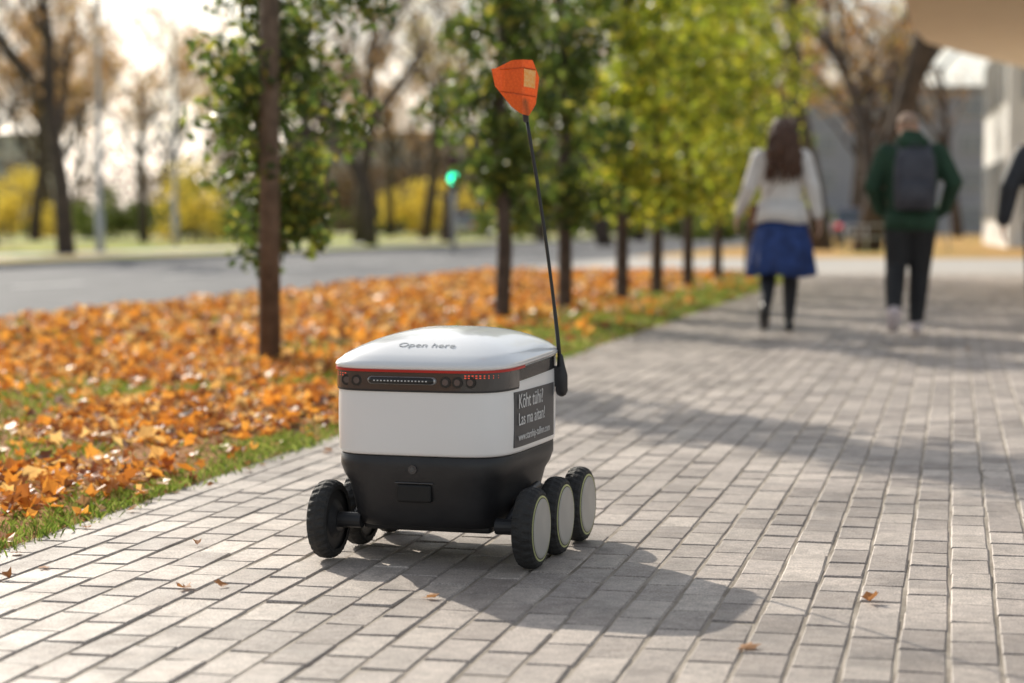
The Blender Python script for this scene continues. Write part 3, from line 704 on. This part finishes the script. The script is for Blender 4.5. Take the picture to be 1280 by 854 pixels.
hp=[ell([(1.42,0,-.04,.06,.05),(1.46,0,-.015,.084,.085),(1.50,0,-.012,.088,.098),(1.55,0,-.012,.088,.102),(1.60,0,-.012,.074,.088),(1.625,0,-.01,.045,.055),(1.632,0,-.01,.015,.02)])]
rs=random.Random(5)
for i in range(64):
    a=math.pi*(1.0+ (i+rs.random())/64); x0=.078*math.cos(a); y0=-.015+.09*math.sin(a)*.95; L=rs.uniform(.22,.44); ph=rs.uniform(0,6)
    pts=[]
    for k in range(8):
        f=k/7; spread=1+.7*f; pts.append((x0*spread+.018*math.sin(ph+f*11)+.012,min(y0-.02,-.06 if k>2 else y0)-.05*math.sin(f*2.6)*1.0-.015+.010*math.cos(ph+f*9),1.585-f*L-.02))
    hp.append(tube(pts,[.011,.014,.015,.015,.014,.012,.009,.004],6))
V,F=join(hp); pymesh('hair',V,F,[M_hair],True,wm)
M_lea=mat('brown_leather',(.22,.1,.045),.5)
st=[(.13,-.085,1.375),(.06,-.132,1.29),(-.03,-.136,1.17),(-.11,-.124,1.04),(-.17,-.11,.96)]
V=[];F=[]
for i,p in enumerate(st):
    w=Vector((.016,0,.019)); q=Vector(p); V+=[q-w,q+w,q+w+Vector((0,.01,0)),q-w+Vector((0,.01,0))]
for i in range(4):
    for j in range(4): F.append((i*4+j,i*4+(j+1)%4,i*4+4+(j+1)%4,i*4+4+j))
F+=[(0,1,2,3),(16,17,18,19)]
pymesh('bag_strap',V,F,[M_lea],False,wm)
box('shoulder_bag',-.245,-.175,-.06,.14,.80,.97,M_lea,wm,.02)

mn=empty('walking_man',(3.04,15.2,0),R(-10)); mn.scale=(1.02,1.02,.995)
M_hood=mat('dark_green_hoodie',(.028,.075,.042),.85,(.018,.05,.028),8,.5,60)
M_trou=mat('black_trousers',(.018,.018,.02),.8,(.028,.028,.03),6,.3,40)
M_shoe=mat('white_trainer',(.75,.7,.69),.6,(.65,.5,.5),8)
hc=(-.03,.03,1.585)
parts=[ell([(.78,0,0,.165,.115),(.84,0,0,.185,.13),(.95,0,0,.183,.135),(1.08,0,-.005,.185,.13),(1.2,0,-.005,.205,.135),(1.32,0,-.01,.225,.13),(1.40,0,-.01,.215,.11),(1.445,0,-.005,.15,.088),(1.48,0,0,.08,.07)]),
 tube([(-.01,0,1.42),(-.025,.02,1.52)],[.062,.056],14),
 tube([(-.09,0,.86),(-.105,.02,.52),(-.115,-.10,.38),(-.12,-.26,.21),(-.12,-.28,.17)],[.115,.082,.078,.06,.056],14),
 tube([(.085,0,.86),(.07,.10,.48),(.06,.10,.3),(.05,.08,.10)],[.115,.082,.074,.058],14),
 tube([(-.12,-.305,.18),(-.122,-.27,.105),(-.122,-.20,.045)],[(.048,.05),(.054,.038),(.046,.024)],12),
 tube([(.045,.05,.05),(.05,.14,.045),(.055,.24,.035)],[(.048,.047),(.054,.038),(.046,.024)],12),
 tube([(-.19,-.01,1.39),(-.285,-.03,1.13),(-.225,.14,.96),(-.18,.16,.93)],[.082,.07,.056,.052],14),
 tube([(.19,-.01,1.39),(.31,-.03,1.16),(.25,.14,.97),(.19,.17,.93)],[.082,.07,.056,.052],14),
 tube([(-.10,.0,1.47),(-.07,-.085,1.47),(0,-.115,1.455),(.07,-.085,1.47),(.10,.0,1.47)],[(.035,.04),(.04,.055),(.045,.065),(.04,.055),(.035,.04)],12),
 tube([(-.085,.0,1.5),(-.05,-.07,1.53),(0,-.085,1.53),(.05,-.07,1.53),(.075,.0,1.5)],[.022,.03,.032,.03,.022],12)]+head_parts(hc,1.02)
def rule(c):
    if c.z>1.525 and math.hypot(c.x+.03,c.y-.02)<.12 and not(c.z<1.565 and c.y<-.045): return 0
    if c.z>.80: return 1
    if c.x<0 and c.y<-.17 and c.z<.22-(c.y+.28)*.9-.02 : return 3
    if c.x>0 and c.z<.095: return 3
    return 2
remeshed('body',parts,.012,[M_skin,M_hood,M_trou,M_shoe],rule,mn); eyes(hc,mn)
flare('hoodie_hem',[(.95,.186,.138,0),(.87,.196,.147,0),(.81,.19,.142,0)],M_hood,.02,7,mn)
put_hand(mn,(-.19,.16,.935),(.8,.3,-.5),-1,M_skin); put_hand(mn,(.2,.17,.935),(-.8,.3,-.5),1,M_skin)
V,F=ell([(1.61,-.03,-.015,.0765,.085),(1.64,-.03,.018,.0775,.096),(1.675,-.03,.022,.06,.08),(1.694,-.03,.024,.036,.048),(1.702,-.03,.024,.012,.018)]); pymesh('cropped_hair',V,F,[mat('cropped_hair',(.42,.29,.21),.8,(.34,.23,.17),40)],True,mn)
M_bp=mat('backpack_grey',(.08,.082,.1),.8,(.055,.057,.072),10,.4,80)
def rr(z,w,y0,y1,cx=0,e=4,n=28):
    cy=(y0+y1)/2; h=(y1-y0)/2
    return [(cx+math.copysign(abs(math.cos(t))**(2/e),math.cos(t))*w,cy+math.copysign(abs(math.sin(t))**(2/e),math.sin(t))*h,z) for t in [2*math.pi*k/n for k in range(n)]]
V,F=loft([rr(.955,.12,-.24,-.13,.02),rr(.97,.145,-.27,-.125,.02),rr(1.1,.155,-.29,-.12,.02),rr(1.25,.152,-.275,-.12,.02),rr(1.36,.14,-.24,-.11,.02),rr(1.41,.11,-.2,-.1,.02),rr(1.425,.07,-.17,-.11,.02)])
pymesh('backpack',V,F,[M_bp],True,mn)
V,F=loft([rr(.99,.10,-.30,-.26,.02),rr(1.0,.115,-.325,-.26,.02),rr(1.14,.118,-.33,-.27,.02),rr(1.17,.10,-.30,-.26,.02)]); pymesh('backpack_pocket',V,F,[M_bp],True,mn)
sp=[]
for s in (-1,1): sp.append(tube([(s*.1+.02,-.12,1.39),(s*.115+.01,-.06,1.46),(s*.125,.05,1.45),(s*.13,.115,1.3),(s*.13,.12,1.1)],[(.022,.008)]*5,8))
sp.append(tube([(-.03,-.19,1.41),(.0,-.2,1.45),(.04,-.2,1.45),(.07,-.19,1.41)],[.007]*4,6))
V,F=join(sp); pymesh('backpack_straps',V,F,[M_bp],True,mn)

pd=empty('pedestrian',(4.09,15.2,0),R(-12))
M_coat=mat('black_jacket',(.02,.022,.028),.6,(.03,.033,.042),7,.4,50)
hc=(0,.03,1.60)
parts=[ell([(.74,0,0,.17,.12),(.84,0,0,.185,.13),(.98,0,0,.18,.13),(1.1,0,0,.185,.13),(1.25,0,-.005,.205,.13),(1.36,0,-.01,.215,.12),(1.42,0,-.01,.17,.09),(1.47,0,-.005,.08,.07)]),
 tube([(0,0,1.42),(0,.02,1.52)],[.06,.055],14),
 tube([(-.09,0,.86),(-.095,.08,.5),(-.09,.05,.1)],[.11,.075,.055],14),
 tube([(.09,0,.86),(.09,.02,.5),(.09,-.17,.15),(.09,-.2,.1)],[.11,.075,.055,.05],14),
 tube([(-.09,.02,.05),(-.09,.11,.045),(-.09,.21,.035)],[(.042,.045),(.05,.036),(.043,.024)],12),
 tube([(.09,-.205,.10),(.09,-.14,.055),(.09,-.06,.035)],[(.042,.045),(.05,.036),(.043,.024)],12),
 tube([(-.19,-.01,1.37),(-.295,-.05,1.13),(-.335,-.02,.88)],[.085,.08,.06],14),
 tube([(.19,-.01,1.37),(.26,-.04,1.13),(.27,.05,.88)],[.08,.07,.052],14)]+head_parts(hc,1.02)
def rule(c):
    if c.z>1.5: return 0
    if c.z>.78: return 1
    if c.z<.09 or (c.x>0 and c.y<-.1 and c.z<.15): return 3
    return 2
remeshed('body',parts,.012,[M_skin,M_coat,M_trou,M_shoeB],rule,pd); eyes(hc,pd)
put_hand(pd,(-.338,-.015,.865),(-.05,.1,-1),-1,M_skin); put_hand(pd,(.272,.055,.865),(0,.2,-1),1,M_skin)
V,F=ell([(1.55,0,-.03,.07,.06),(1.60,0,-.01,.081,.092),(1.66,0,.016,.081,.098),(1.70,0,.02,.06,.075),(1.72,0,.022,.02,.03)]); pymesh('hair',V,F,[M_hair],True,pd)

# ------------------------------------------------------------------ light, sky, camera
SAZ=math.atan2(-.49,.87); EL=R(30)
w=bpy.data.worlds.new('World'); sc.world=w; w.use_nodes=True; nt=w.node_tree
bg=nt.nodes['Background']; sky=nt.nodes.new('ShaderNodeTexSky'); sky.sky_type='NISHITA'; sky.sun_disc=False
sky.sun_elevation=EL; sky.sun_rotation=SAZ; sky.air_density=1.4; sky.dust_density=2.0; sky.ozone_density=2
hs=nt.nodes.new('ShaderNodeHueSaturation'); hs.inputs['Saturation'].default_value=.4; hs.inputs['Value'].default_value=1.05
nt.links.new(sky.outputs[0],hs.inputs['Color']); nt.links.new(hs.outputs[0],bg.inputs[0]); bg.inputs[1].default_value=.145
L=bpy.data.lights.new('sun','SUN'); L.energy=5; L.angle=R(.53); L.color=(1,.92,.79)
so=link(bpy.data.objects.new('sun',L)); d=Vector((math.sin(SAZ)*math.cos(EL),math.cos(SAZ)*math.cos(EL),math.sin(EL)))
so.rotation_euler=d.to_track_quat('Z','Y').to_euler(); so.location=(-10,15,12)
cd=bpy.data.cameras.new('camera'); cam=link(bpy.data.objects.new('camera',cd)); cam.location=(0,0,.845)
cam.rotation_euler=(R(90-3.38),0,0); cd.lens=70; cd.sensor_width=36; cd.clip_end=4000; cd.clip_start=.1
cd.dof.use_dof=True; cd.dof.focus_distance=4.98; cd.dof.aperture_fstop=2.2
sc.camera=cam
